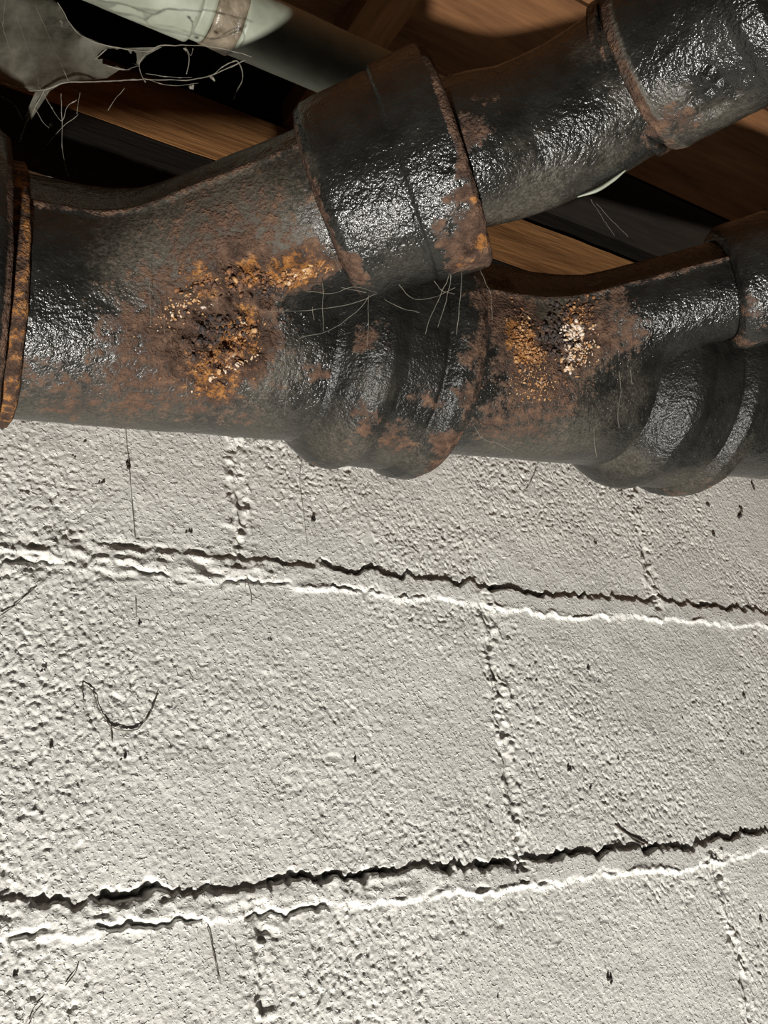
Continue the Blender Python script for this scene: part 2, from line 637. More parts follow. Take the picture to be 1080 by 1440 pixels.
    h_j += 0.0006 * np.exp(-((np.abs(dxh) - 0.008) / 0.0018) ** 2) * sstep(0.4, 0.6, vn(p, 0.02, 112))
    hp = np.exp(-(dxh / 0.0022) ** 2) * sstep(0.52, 0.66, vn(p, 0.009, 114))
    hp = hp * (1 - 0.85 * sstep(0.005, 0.012, 0.022 - np.abs((z - ZJ0 + 0.022) % COURSE - 0.022)))
    h_j -= hp * 0.0018
    dirt = np.maximum(dirt, hp * 0.4)
    h = h + h_j + (grain + pits) * 0.62 * rough_amt * smooth
    return h, dirt, lit_edge


wall = thing('wall_back', 'white painted concrete block wall with cracked joints under the pipes', None, (0.5, 0.05, -0.2))
tag(wall, kind='structure')
wall['label'] = 'white painted concrete block wall with cracked joints under the pipes'
JW = 0.0105


def wall_patch(name, xs, zs):
    ex = np.r_[2 * xs[0] - xs[1], xs, 2 * xs[-1] - xs[-2]]
    ez = np.r_[2 * zs[0] - zs[1], zs, 2 * zs[-1] - zs[-2]]
    X, Z = np.meshgrid(ex, ez, indexing='ij')
    h, dirt, lit_edge = (q.reshape(X.shape) for q in wall_height(X.ravel(), Z.ravel()))
    gx = (h[2:, 1:-1] - h[:-2, 1:-1]) / (ex[2:] - ex[:-2])[:, None]
    gz = (h[1:-1, 2:] - h[1:-1, :-2]) / (ez[2:] - ez[:-2])[None, :]
    nrm = np.stack([-gx, -np.ones_like(gx), -gz], -1).reshape(-1, 3)
    nrm /= np.linalg.norm(nrm, axis=1)[:, None]
    c = (slice(1, -1), slice(1, -1))
    v = np.stack([X[c].ravel(), -h[c].ravel(), Z[c].ravel()], -1)
    dirt, lit_edge = dirt[c].ravel(), lit_edge[c].ravel()
    nx, nz = len(xs), len(zs)
    i, j = np.meshgrid(np.arange(nx - 1), np.arange(nz - 1), indexing='ij')
    f = np.stack([i * nz + j, (i + 1) * nz + j, (i + 1) * nz + j + 1, i * nz + j + 1], -1).reshape(-1, 4)
    per = np.concatenate([np.arange(nx) * nz, (nx - 1) * nz + np.arange(1, nz), (np.arange(nx - 2, -1, -1)) * nz + nz - 1, np.arange(nz - 2, 0, -1)])
    front, back = v[per].copy(), v[per].copy()
    back[:, 1] = 0.036
    n0, k = len(v), len(per)
    a = np.arange(k)
    b = (a + 1) % k
    sk = np.stack([n0 + b, n0 + a, n0 + k + a, n0 + k + b], -1)
    v = np.vstack([v, front, back])
    f = np.vstack([f, sk])
    z = np.zeros(2 * k)
    o = mesh_obj(name, v, f, M_WALL, wall, attrs={'dirt': np.r_[dirt, z], 'lit_edge': np.r_[lit_edge, z]})
    side = np.zeros((2 * k, 3))
    side[:, 1] = 0.0
    mid = np.array([(xs[0] + xs[-1]) / 2, 0, (zs[0] + zs[-1]) / 2])
    q = np.vstack([front, back]) - mid
    q[:, 1] = 0
    ext = np.array([xs[-1] - xs[0], 1, zs[-1] - zs[0]])
    q = q / ext
    big = np.abs(q[:, 0]) > np.abs(q[:, 2])
    side[big, 0] = np.sign(q[big, 0])
    side[~big, 2] = np.sign(q[~big, 2])
    o.data.normals_split_custom_set_from_vertices(np.vstack([nrm, side]).tolist())
    return o


def fine_axis(lo, hi, flo, fhi, df, dc):
    """sample positions: step df inside flo..fhi, dc outside; always the same global lattice"""
    pts = [lo]
    x = lo
    while x < hi - 1e-9:
        x += df if flo <= x < fhi else dc
        pts.append(min(x, hi))
    return np.array(pts)


DX = 0.00085
GX = fine_axis(-0.36, 1.62, 0.06, 1.0, DX, 0.012)
GZ = np.unique(np.concatenate([np.linspace(a, b, max(2, int((b - a) / d) + 1)) for a, b, d in (
    (-0.36, ZJ0 - COURSE - JW, 0.012), (ZJ0 - COURSE - JW, ZJ0 - COURSE + JW, 0.002), (ZJ0 - COURSE + JW, ZJ0 - JW, DX),
    (ZJ0 - JW, ZJ0 + JW, 0.0010), (ZJ0 + JW, ZJ0 + COURSE - JW, DX), (ZJ0 + COURSE - JW, ZJ0 + COURSE + JW, 0.0010),
    (ZJ0 + COURSE + JW, ZJ0 + 2 * COURSE - JW, DX), (ZJ0 + 2 * COURSE - JW, ZJ0 + 2 * COURSE + JW, 0.003), (ZJ0 + 2 * COURSE + JW, WALL_TOP, 0.004))]).round(7))


def cut(arr, a, b):
    i0 = int(np.argmin(np.abs(arr - a)))
    i1 = int(np.argmin(np.abs(arr - b)))
    return arr[i0:i1 + 1]


zlines = [-0.36] + [ZJ0 + COURSE * k for k in (-1, 0, 1, 2)] + [WALL_TOP + JW]
for ci in range(len(zlines) - 1):
    za = zlines[ci] + (JW if ci > 0 else 0)
    zb = zlines[ci + 1] - JW
    zs = cut(GZ, za, zb)
    off = 0.5 if (ci - 2) % 2 == 0 else 0.0
    heads = [XH + (k + off) * BLK for k in range(-3, 5)]
    heads = [h for h in heads if GX[0] + 0.03 < h < GX[-1] - 0.03]
    edges = [GX[0]] + heads + [GX[-1]]
    for a, b in zip(edges[:-1], edges[1:]):
        xs = cut(GX, a + (0.006 if a > GX[0] else 0), b - (0.006 if b < GX[-1] else 0))
        wall_patch('block', xs, zs)
    for hx in heads:
        wall_patch('head_joint', cut(GX, hx - 0.006, hx + 0.006), zs)
    if ci < len(zlines) - 2:
        wall_patch('bed_joint', GX, cut(GZ, zb, zb + 2 * JW))
v, f = box_grid((-0.36, 0.03, -0.36), (1.62, 0.19, WALL_TOP), 0.2)
mesh_obj('core', v, f, M_WALL, wall, smooth=False, attrs={'dirt': np.zeros(len(v)), 'lit_edge': np.zeros(len(v))})

# ------------------------------------------------------------------ framing above the wall
RIM_Y = 0.022
DECK_Z = 0.672


def timber(name, lo, hi, mat, label, cat, group=None, step=0.03):
    v, f = box_grid(lo, hi, step)
    c = (np.array(lo) + hi) / 2
    v = v + (np.stack([fbm(v, 0.05, 2, 7), fbm(v, 0.05, 2, 8), fbm(v, 0.05, 2, 9)], -1) - 0.5) * 0.003
    o = mesh_obj(name, v, f, mat, None, smooth=False, origin=(c[0], c[1], lo[2]))
    return tag(o, label, cat, group)


timber('sill_plate', (-0.36, RIM_Y - 0.0, WALL_TOP), (1.62, RIM_Y + 0.11, WALL_TOP + 0.090), M_SHADED, 'sill timber with painted-in shade lying on top of the block wall', 'beam')  # sill coloured dark in place of shadow above the wall top
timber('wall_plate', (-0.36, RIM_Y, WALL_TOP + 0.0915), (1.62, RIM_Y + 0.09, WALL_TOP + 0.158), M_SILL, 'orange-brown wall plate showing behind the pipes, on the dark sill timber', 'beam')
timber('rim_joist', (-0.36, RIM_Y + 0.003, WALL_TOP + 0.1595), (1.62, RIM_Y + 0.043, DECK_Z - 0.001), M_SHADED, 'rim joist with painted-in shade, standing on edge above the orange wall plate', 'joist')  # dark colour replaces the pipe shadow on the rim
for k, jx in enumerate((-0.06, 0.35, 0.93, 1.34)):
    lab = ('floor joist ending behind the big cobweb and pale pipe', 'floor joist above the branch hub in the middle of the pipe run',
           'floor joist seen below the upper right hub fitting', 'floor joist beyond the upper right hub fitting')[k]
    timber('floor_joist', (jx - 0.019, -0.75, WALL_TOP + 0.1595), (jx + 0.019, RIM_Y + 0.001, DECK_Z - 0.001), M_JOIST, lab, 'joist', 'floor joists under the subfloor')
ceil = thing('ceiling', None, None, (0.5, -0.3, DECK_Z))
tag(ceil, 'brown plank subfloor over the joists', None, None, 'structure')
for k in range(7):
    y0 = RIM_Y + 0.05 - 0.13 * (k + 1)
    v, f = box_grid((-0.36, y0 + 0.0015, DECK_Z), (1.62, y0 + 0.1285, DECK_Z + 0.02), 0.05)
    mesh_obj('plank', v, f, M_SHADED if k == 0 else M_DECK, ceil, smooth=False)  # plank nearest the wall takes the painted shade tone

# ------------------------------------------------------------------ cast iron drain
def spots(v, nr, specs, base=0.0, warp=0.022):
    """wear strength at each vertex from patches (px, py, radius m, strength) that sit on this surface"""
    out = np.full(len(v), float(base))
    if not specs:
        return out
    px, py, dz = project(v)
    facing = ((v - CAM) * nr).sum(1) < 0
    wv = v + warp * (np.stack([fbm(v, 0.016, 3, 201), fbm(v, 0.016, 3, 202), fbm(v, 0.016, 3, 203)], -1) - 0.5)
    cand = np.where(facing)[0]
    if len(cand) == 0:
        cand = np.arange(len(v))
    for (x, y, r, s) in specs:
        d2 = (px[cand] - x) ** 2 + (py[cand] - y) ** 2
        c = v[cand[np.argmin(d2 + (dz[cand] * 200) ** 2 * 0.02)]]
        d = np.linalg.norm(wv - c, axis=1)
        out = np.maximum(out, s * (1 - sstep(0.2 * r, 1.35 * r, d))) if s > 0 else out * (1 + s * (1 - sstep(0.45 * r, 1.15 * r, d)))
    return out


def iron_attrs(v, nr, wear):
    return {k: spots(v, nr, wear.get(k, []), wear.get(k + '0', 0.0)) for k in ('rust', 'ochre', 'dust', 'pale')}


def lumpy(v, nr, amp=0.0004, crater=(), gouges=()):
    d = (fbm(v, 0.02, 3, 301) - 0.5) * amp * 2 + (fbm(v, 0.006, 2, 305) - 0.5) * amp
    px, py, dz = project(v)
    facing = ((v - CAM) * nr).sum(1) < 0
    cand = np.where(facing)[0]
    for (x, y, r, a) in crater:
        c = v[cand[np.argmin((px[cand] - x) ** 2 + (py[cand] - y) ** 2 + (dz[cand] * 200) ** 2 * 0.02)]]
        w = (1 - sstep(0.3 * r, r, np.linalg.norm(v - c, axis=1))) * facing
        n1 = np.abs(fbm(v, 0.008, 3, 311) - 0.5) * 2
        d += w * a * (n1 * 1.6 - 0.45 + (vn(v, 0.0035, 317) - 0.5) * 0.7)
    for (x0, y0, x1, y1, dep, wd) in gouges:      # splits in the scale, between two points of the surface
        a, b = (v[cand[np.argmin((px[cand] - x) ** 2 + (py[cand] - y) ** 2 + (dz[cand] * 200) ** 2 * 0.02)]] for x, y in ((x0, y0), (x1, y1)))
        wv = v + 0.006 * (np.stack([fbm(v, 0.006, 2, 341), fbm(v, 0.006, 2, 342), fbm(v, 0.006, 2, 343)], -1) - 0.5)
        t = np.clip(((wv - a) @ (b - a)) / ((b - a) @ (b - a)), 0, 1)
        q = np.linalg.norm(wv - a - t[:, None] * (b - a), axis=1)
        d -= dep * np.exp(-(q / wd) ** 2) * (0.35 + 2.6 * t * (1 - t)) * facing
    return v + nr * d[:, None]


def smin(a, b, k):
    h = np.clip(0.5 + 0.5 * (b - a) / k, 0, 1)
    return b * (1 - h) + a * h - k * h * (1 - h)


def capcyl(p, a, b, r):
    ax = unit(b - a)
    L = np.linalg.norm(b - a)
    q = p - a
    s = q @ ax
    rad = np.sqrt(np.maximum((q * q).sum(1) - s * s, 0))
    dx = rad - r
    dy = np.abs(s - L / 2) - L / 2
    return np.minimum(np.maximum(dx, dy), 0) + np.sqrt(np.maximum(dx, 0) ** 2 + np.maximum(dy, 0) ** 2)


def wye_body(name, root, a0, a1, r, b0, b1, rb, k, wear, crater, gouges=(), voxel=0.0012):
    ax = unit(a1 - a0)
    bd = unit(b1 - b0)
    perp = unit(bd - (bd @ ax) * ax)
    nrm = unit(np.cross(ax, perp))

    def sdf(p):
        d = smin(capcyl(p, a0, a1, r), capcyl(p, b0, b1, rb), k)
        q = p - b0
        dn = q @ nrm
        side = sstep(0.0, 0.01, q @ perp)
        return d - 0.0017 * np.exp(-(dn / 0.0019) ** 2) * side
    pts = np.array([a0, a1, b0, b1])
    lo = pts.min(0) - r - 0.006
    hi = pts.max(0) + r + 0.006
    v, f = surface_nets(sdf, lo, hi, voxel)
    nr = normals_of(v, f)
    seam = np.exp(-(((v - b0) @ nrm) / 0.0032) ** 2) * sstep(0.01, 0.03, (v - b0) @ perp)
    v2 = lumpy(v, nr, 0.0005, crater, gouges)
    at = iron_attrs(v2, nr, wear)
    at['rust'] = np.maximum(at['rust'], 0.55 * seam)
    return mesh_obj(name, v2, f, M_IRON, root, attrs=at)


def iron_lathe(name, root, base, axis, prof, wear, amp=0.0004, crater=(), step=0.0016, bands=(), mat=None):
    v, f, nr = lathe(base, axis, prof, step)
    v2 = lumpy(v, nr, amp, crater)
    at = iron_attrs(v2, nr, wear)
    s = (v - base) @ unit(axis)
    for (key, s0, s1, k) in bands:          # corrosion that follows a rim all the way round
        w = np.exp(-(np.maximum(np.abs(s - (s0 + s1) / 2) - (s1 - s0) / 2, 0) / 0.0016) ** 2) * (0.55 + 0.9 * (fbm(v, 0.013, 3, 333) - 0.15))
        at[key] = np.maximum(at[key], k * w)
    return mesh_obj(name, v2, f, mat or M_IRON, root, attrs=at)


def crust(name, root, target, specs, label=None):
    """loose flakes and grains of corrosion heaped on a surface, one joined part"""
    me = target.data
    n = len(me.vertices)
    co = np.empty(n * 3, np.float32)
    me.vertices.foreach_get('co', co)
    v = co.reshape(-1, 3) + np.array(root['o0'])
    no = np.empty(n * 3, np.float32)
    me.vertices.foreach_get('normal', no)
    nr = no.reshape(-1, 3)
    px, py, dz = project(v)
    cand = np.where(((v - CAM) * nr).sum(1) < 0)[0]
    V, F, T, base = [], [], [], 0
    ico = np.array([(0, 0, 1), (.894, 0, .447), (.276, .851, .447), (-.724, .526, .447), (-.724, -.526, .447), (.276, -.851, .447),
                    (.724, .526, -.447), (-.276, .851, -.447), (-.894, 0, -.447), (-.276, -.851, -.447), (.724, -.526, -.447), (0, 0, -1)])
    icf = np.array([(0, 1, 2), (0, 2, 3), (0, 3, 4), (0, 4, 5), (0, 5, 1), (1, 6, 2), (2, 7, 3), (3, 8, 4), (4, 9, 5), (5, 10, 1),
                    (2, 6, 7), (3, 7, 8), (4, 8, 9), (5, 9, 10), (1, 10, 6), (11, 7, 6), (11, 8, 7), (11, 9, 8), (11, 10, 9), (11, 6, 10)])
    for (x, y, rx, ry, ang, cnt, s0, s1, tone, flat) in specs:
        cnt = int(cnt * 1.7)
        ca, sa = math.cos(ang), math.sin(ang)
        for k in range(cnt):
            u, w = RNG.normal(0, 0.5, 2)
            X = x + u * rx * ca - w * ry * sa
            Y = y + u * rx * sa + w * ry * ca
            i = cand[np.argmin((px[cand] - X) ** 2 + (py[cand] - Y) ** 2 + (dz[cand] * 200) ** 2 * 0.02)]
            if abs(px[i] - X) > 6 or abs(py[i] - Y) > 6:
                continue
            s = s0 + (s1 - s0) * RNG.rand() ** 2
            s *= 0.62
            pts = ico * (0.5 + 0.9 * RNG.rand(12, 1)) * s * (0.45 + 1.0 * RNG.rand(1, 3))
            n_ = nr[i]
            _, e1, e2 = frame_of(n_)
            th = RNG.rand() * 6.28
            E1 = e1 * math.cos(th) + e2 * math.sin(th)
            E2 = np.cross(n_, E1)
            q = v[i] + pts[:, :1] * E1 * (1 + 0.6 * RNG.rand()) + pts[:, 1:2] * E2 + pts[:, 2:] * n_ * flat + n_ * s * flat * 0.3
            V.append(q)
            F.append(icf + base)
            T.append(np.full(12, np.clip(tone + RNG.normal(0, 0.09), 0, 1)))
            base += 12
    o = mesh_obj(name, np.vstack(V), np.vstack(F), M_CRUST, root, smooth=False, attrs={'tone': np.concatenate(T)})
    o['kind'] = 'stuff'
    if label:
        o['label'] = label
    return o


# main run axis
A_ = P(100, 430, 0.452)
B_ = P(750, 518, 0.578)
AX = unit(B_ - A_)


def on_axis(px_):
    """the point of the main axis seen at picture column px_"""
    t = np.linspace(-0.4, 1.0, 4000)[:, None]
    pts = A_ + t * (B_ - A_) * 2
    x, y, z = project(pts)
    return pts[int(np.argmin(np.abs(x - px_) + (z < 0.05) * 1e6))]


R4 = 0.057
HUB = [(0.0, 0.0565), (0.006, 0.0585), (0.012, 0.0630), (0.019, 0.0680), (0.026, 0.0712), (0.033, 0.0722), (0.039, 0.0705), (0.043, 0.0690), (0.060, 0.0695), (0.069, 0.0700),
       (0.0715, 0.0690), (0.074, 0.0712), (0.080, 0.0750), (0.090, 0.0758), (0.096, 0.0735), (0.097, 0.066), (0.096, 0.0625), (0.040, 0.0625), (0.030, 0.0575), (0.030, 0.056), (0.0, 0.056)]
HUB = [(s * 0.82, r if r < 0.064 else 0.063 + (r - 0.063) * 0.86) for s, r in HUB]

# --- wye at the left
hA0 = on_axis(412)
jA = on_axis(104)
hubA_c = P(557, 254, 0.433)
bA = unit(hubA_c - jA)
hbL = P(457, 293, 0.439)           # foot of the branch hub
hbL = jA + bA * ((hbL - jA) @ bA)
wyeA = thing('wye_fitting', 'black cast iron wye with rust crater and upturned branch hub, above the wall', 'pipe fitting', hA0, 'cast iron wyes of the drain')
wearA = dict(rust=[(300, 470, 0.040, 0.95), (250, 480, 0.036, 0.62), (340, 400, 0.034, 0.80), (420, 385, 0.024, 0.75), (300, 540, 0.022, 0.62), (210, 450, 0.03, 0.45),
                   (370, 300, 0.034, 0.50), (230, 390, 0.024, 0.45), (440, 530, 0.012, 0.60), (400, 540, 0.010, 0.55), (460, 385, 0.010, 0.8), (20, 520, 0.02, 0.5), (100, 560, 0.03, 0.5), (270, 470, 0.06, 0.62), (220, 520, 0.05, 0.55), (300, 360, 0.05, 0.55), (350, 590, 0.02, 0.45), (265, 575, 0.012, 0.55)],
             ochre=[(330, 480, 0.016, 0.55), (420, 388, 0.018, 0.62), (360, 400, 0.014, 0.6), (300, 525, 0.022, 0.52), (275, 400, 0.018, 0.45), (345, 500, 0.012, 0.5)],
             rust0=0.10, dust=[(330, 320, 0.05, 0.95), (250, 360, 0.045, 0.85), (380, 340, 0.03, 0.9), (200, 575, 0.05, 0.6), (380, 520, 0.030, 0.65), (360, 590, 0.04, 0.55), (60, 575, 0.04, 0.55), (140, 470, 0.04, 0.25), (400, 250, 0.03, 0.5)],
             pale=[(290, 440, 0.010, 0.45), (335, 500, 0.010, 0.45)])
bodyA = wye_body('body', wyeA, on_axis(-60), hA0 + AX * 0.02, R4, jA, hbL + bA * 0.006, 0.037, 0.012, wearA,
                 [(310, 450, 0.036, 0.0046), (370, 400, 0.026, 0.0034), (300, 510, 0.03, 0.0016)],
                 [(298, 498, 352, 464, 0.0034, 0.0013), (282, 515, 322, 492, 0.0022, 0.0010), (240, 476, 288, 465, 0.0024, 0.0011), (250, 408, 285, 396, 0.0024, 0.0011), (340, 412, 385, 400, 0.0034, 0.0018), (300, 440, 330, 446, 0.002, 0.0012)])
HUB_WA = dict(rust=[(520, 600, 0.014, 0.55), (560, 620, 0.016, 0.55), (660, 560, 0.012, 0.62), (640, 620, 0.016, 0.7), (600, 560, 0.016, 0.45), (690, 420, 0.012, 0.55), (515, 470, 0.008, 0.6), (610, 655, 0.014, 0.7), (500, 580, 0.012, 0.5), (675, 490, 0.012, 0.6)], rust0=0.15,
              dust=[(480, 630, 0.03, 0.6), (560, 640, 0.03, 0.55), (520, 540, 0.02, 0.35)], dust0=0.03)
iron_lathe('hub', wyeA, hA0, AX, HUB, HUB_WA, mat=M_DULL, bands=[('rust', 0.072, 0.080, 0.50), ('rust', 0.016, 0.024, 0.36)])
BH = [(0.0, 0.0370), (0.002, 0.0435), (0.006, 0.0462), (0.012, 0.0470), (0.036, 0.0485), (0.0385, 0.0482), (0.040, 0.0500), (0.060, 0.0515), (0.064, 0.0512), (0.066, 0.0490), (0.0655, 0.0430), (0.064, 0.0405), (0.02, 0.0405), (0.015, 0.037)]
bhub = iron_lathe('branch_hub', wyeA, hbL, bA, BH,
                  dict(rust=[(430, 260, 0.010, 0.7), (450, 310, 0.010, 0.75), (480, 370, 0.012, 0.8), (510, 400, 0.010, 0.75), (660, 340, 0.017, 1.15), (675, 365, 0.018, 1.2), (650, 368, 0.010, 0.9), (470, 350, 0.009, 0.8), (495, 385, 0.010, 0.9), (640, 240, 0.008, 0.8), (650, 280, 0.009, 0.9), (625, 130, 0.007, 0.6), (420, 215, 0.010, 0.6), (670, 310, 0.012, 0.9)],
                       ochre=[(668, 345, 0.012, 0.55), (650, 372, 0.008, 0.55), (655, 290, 0.006, 0.5)], dust=[(560, 370, 0.03, 0.3), (430, 230, 0.01, 0.5)], pale=[(640, 372, 0.004, 0.6)]), 0.0004,
                  [(672, 350, 0.014, 0.0040), (640, 230, 0.008, 0.002), (655, 290, 0.009, 0.002)], bands=[('rust', 0.063, 0.068, 0.75), ('rust', -0.001, 0.002, 0.62)])
crust('rust_crust', wyeA, bodyA, [
    (303, 466, 40, 26, -0.3, 90, 0.0008, 0.0026, 0.16, 0.35),
    (255, 432, 16, 46, 0.9, 60, 0.0005, 0.0014, 0.78, 0.5),
    (305, 500, 70, 24, -0.45, 90, 0.0006, 0.0018, 0.48, 0.5),
    (345, 470, 20, 26, 0.2, 46, 0.0006, 0.0018, 0.64, 0.5),
    (380, 408, 26, 10, -0.2, 34, 0.0008, 0.0024, 0.10, 0.35),
    (340, 395, 80, 18, -0.1, 90, 0.0007, 0.0026, 0.50, 0.6),
    (420, 388, 40, 10, -0.3, 60, 0.0006, 0.0022, 0.68, 0.5),
    (300, 520, 60, 30, 0, 90, 0.0005, 0.0013, 0.46, 0.5),
    (330, 515, 50, 5, -0.5, 26, 0.0007, 0.0018, 0.88, 0.5)], 'orange and black flakes crusted round the hole')

# --- wye at the right
spB = hA0 + AX * 0.034
hB0 = on_axis(838)
jB = on_axis(653)
bhB = P(1012, 409, 0.545)
bB = unit(bhB - jB)
wyeB = thing('wye_fitting', 'black cast iron wye with orange and white crystals, right of the first hub', 'pipe fitting', hB0, 'cast iron wyes of the drain')
wearB = dict(rust=[(760, 520, 0.05, 0.65), (720, 450, 0.03, 0.7), (820, 470, 0.03, 0.75), (780, 560, 0.03, 0.55), (700, 590, 0.03, 0.55), (870, 440, 0.03, 0.5), (880, 480, 0.022, 0.55), (700, 400, 0.02, 0.5), (840, 400, 0.02, 0.4), (750, 600, 0.03, 0.5)],
             ochre=[(738, 485, 0.014, 0.75), (748, 500, 0.009, 0.7), (812, 450, 0.010, 0.55)],
             rust0=0.14, dust=[(780, 470, 0.05, 0.7), (780, 620, 0.05, 0.6), (720, 620, 0.04, 0.6), (880, 560, 0.03, 0.45), (840, 460, 0.03, 0.5), (730, 580, 0.02, 0.5), (920, 620, 0.03, 0.4)],
             pale=[(812, 470, 0.012, 0.62), (800, 500, 0.010, 0.5), (750, 530, 0.012, 0.4)])
bodyB = wye_body('body', wyeB, spB, hB0 + AX * 0.02, R4, jB, bhB + bB * 0.006, 0.0285, 0.014, wearB,
                 [(745, 480, 0.016, 0.0022), (800, 480, 0.024, 0.0034)])
iron_lathe('hub', wyeB, hB0, AX, HUB, mat=M_DULL, wear=dict(rust=[(940, 690, 0.012, 0.45), (1000, 690, 0.02, 0.4), (900, 500, 0.012, 0.4)], dust=[(880, 650, 0.03, 0.6), (960, 680, 0.035, 0.55), (1050, 650, 0.03, 0.4)], dust0=0.03))
BHB = [(s * 0.86, r * 0.78) for s, r in BH]
iron_lathe('branch_hub', wyeB, bhB, bB, BHB, dict(rust=[(1040, 480, 0.012, 0.75), (1020, 400, 0.008, 0.6), (1060, 440, 0.016, 0.5), (1010, 350, 0.008, 0.5)], dust=[(1050, 490, 0.012, 0.5)]), 0.0005)
crust('rust_crust', wyeB, bodyB, [
    (735, 475, 16, 34, -0.15, 170, 0.0006, 0.0018, 0.62, 0.8),
    (752, 500, 16, 20, -0.4, 90, 0.0006, 0.0016, 0.64, 0.8),
    (785, 470, 26, 40, 0.3, 110, 0.0008, 0.0026, 0.14, 0.7),
    (806, 466, 18, 14, 0, 46, 0.0010, 0.0026, 0.97, 0.8),
    (815, 495, 26, 22, -0.5, 70, 0.0007, 0.0018, 0.85, 0.7),
    (815, 445, 26, 26, 0.3, 70, 0.0007, 0.0018, 0.58, 0.7),
    (797, 518, 7, 5, 0, 8, 0.0014, 0.0022, 0.84, 0.9),
    (750, 540, 34, 26, 0.3, 110, 0.0005, 0.0013, 0.70, 0.7),
    (790, 540, 60, 36, 0, 90, 0.0005, 0.0014, 0.36, 0.6)], 'ochre grains and white crystals heaped in the crotch')

def caulk(root, base, axis, r0_, r1_, length, rust0, amp=0.0008, ochre0=0.0):
    v, f, nr = lathe(base, axis, [(0, r0_), (length, r0_), (length + 0.0012, (r0_ + r1_) / 2), (length, r1_), (0, r1_)], 0.0014)
    v = lumpy(v, nr, amp)
    return mesh_obj('caulk_ring', v, f, M_IRON, root, attrs=iron_attrs(v, nr, dict(rust0=rust0, ochre0=ochre0)))


caulk(wyeB, hA0 + AX * 0.066, AX, 0.0572, 0.0602, 0.012, 0.7)

# --- pipes that come in at the frame's edges
def pipe_tube(name, root, path, r, wear, crater=(), seg=None, step=0.0018):
    path = np.asarray(path)
    d = np.r_[0, np.cumsum(np.linalg.norm(np.diff(path, axis=0), axis=1))]
    t = np.arange(0, d[-1], step)
    path = np.stack([np.interp(t, d, path[:, k]) for k in range(3)], -1)
    rr = np.interp(t / d[-1], np.linspace(0, 1, len(r)), r) if np.ndim(r) else r
    v, f = sweep(path, rr, seg or int(6.283 * np.max(r) / step))
    f4 = np.array([q if len(set(q)) == 4 else q for q in f])
    f4 = f4[[len(set(q)) == 4 for q in f4.tolist()]]
    nr = normals_of(v, f4)
    c = path[len(path) // 2]
    if ((v[len(v) // 2] - c) @ nr[len(v) // 2]) < 0:
        f4 = f4[:, ::-1]
        nr = -nr
    v2 = lumpy(v, nr, 0.0004, crater)
    return mesh_obj(name, v2, f4, M_IRON, root, attrs=iron_attrs(v2, nr, wear))


LS = on_axis(-4)
lax = AX
LHUB = [(0.0, 0.0565), (0.015, 0.063), (0.03, 0.0705), (0.07, 0.071), (0.076, 0.073), (0.088, 0.0735), (0.092, 0.0705), (0.092, 0.0625), (0.02, 0.0625), (0.02, 0.0565)]
left = thing('drain_pipe', 'rusty hub rim of a black iron pipe, left of the cratered wye', 'pipe', LS - lax * 0.09)
pipe_tube('barrel', left, [LS - lax * 0.30, LS - lax * 0.20, LS - lax * 0.075], 0.0563, dict(dust0=0.2))
iron_lathe('hub', left, LS - lax * 0.092, lax, LHUB, dict(rust0=0.1, dust0=0.08), 0.0006, bands=[('rust', 0.0905, 0.094, 0.8)])
caulk(wyeA, LS - lax * 0.012, lax, 0.0572, 0.0612, 0.019, 0.85, 0.0008, 0.44)

# --- black bend leaving the branch hub towards the upper right
ec = [hbL + bA * 0.022, hbL + bA * 0.066, P(720, 202, 0.434), P(790, 172, 0.432), P(850, 137, 0.429), P(905, 99, 0.423)]
elbow = thing('pipe_bend', 'glossy black pipe bend rising from the branch hub to the upper right', 'pipe', ec[1])
path = catmull(ec, 14)
caulk(elbow, hbL + bA * 0.052, bA, 0.0345, 0.0386, 0.011, 0.85, 0.0006)
pipe_tube('barrel', elbow, path, 0.0340, dict(rust=[(665, 180, 0.012, 0.7), (668, 150, 0.010, 0.6), (680, 130, 0.010, 0.45), (935, 170, 0.014, 0.75), (915, 190, 0.01, 0.5)],
          dust=[(760, 270, 0.03, 0.6), (720, 295, 0.02, 0.65), (900, 130, 0.025, 0.4), (860, 210, 0.02, 0.5), (840, 60, 0.02, 0.4), (690, 300, 0.012, 0.6)]))
v, f = sweep(catmull([P(812, 277, 0.432), P(840, 267, 0.430), P(862, 253, 0.428), P(880, 239, 0.426)], 8), np.interp(np.linspace(0, 1, 25), [0, 0.3, 0.7, 1], [0.0003, 0.0010, 0.0009, 0.0003]), 8)
mesh_obj('paint_drip', v, f, M_PALE, elbow)['label'] = 'white drip under the pipe'

# --- hub fitting in the upper right corner
tc = P(908, 97, 0.4225)
tax = unit(P(1040, 15, 0.396) - tc)
top = thing('hub_fitting', 'black hub fitting with lumpy underside in the upper right corner', 'pipe fitting', tc)
TH = [(0.0, 0.0365), (-0.001, 0.0385), (0.003, 0.0398), (0.030, 0.0402), (0.044, 0.0412), (0.048, 0.0435), (0.056, 0.0435), (0.060, 0.040), (0.080, 0.039), (0.080, 0.0362), (0.05, 0.0362)]
caulk(elbow, tc - tax * 0.0085, tax, 0.0335, 0.0372, 0.0040, 0.4, 0.0006)
iron_lathe('hub', top, tc, tax, TH, dict(rust=[(950, 165, 0.012, 0.6)], dust=[(945, 140, 0.014, 0.6), (1000, 170, 0.02, 0.6), (1030, 150, 0.016, 0.5)], dust0=0.05), 0.0006, [(1010, 140, 0.016, 0.0045), (985, 120, 0.012, 0.003)], bands=[('dust', -0.002, 0.004, 0.8), ('rust', -0.002, 0.003, 0.62)])
pipe_tube('barrel', top, [tc + tax * 0.076, tc + tax * 0.13, tc + tax * 0.20], 0.0385, dict(dust0=0.3))

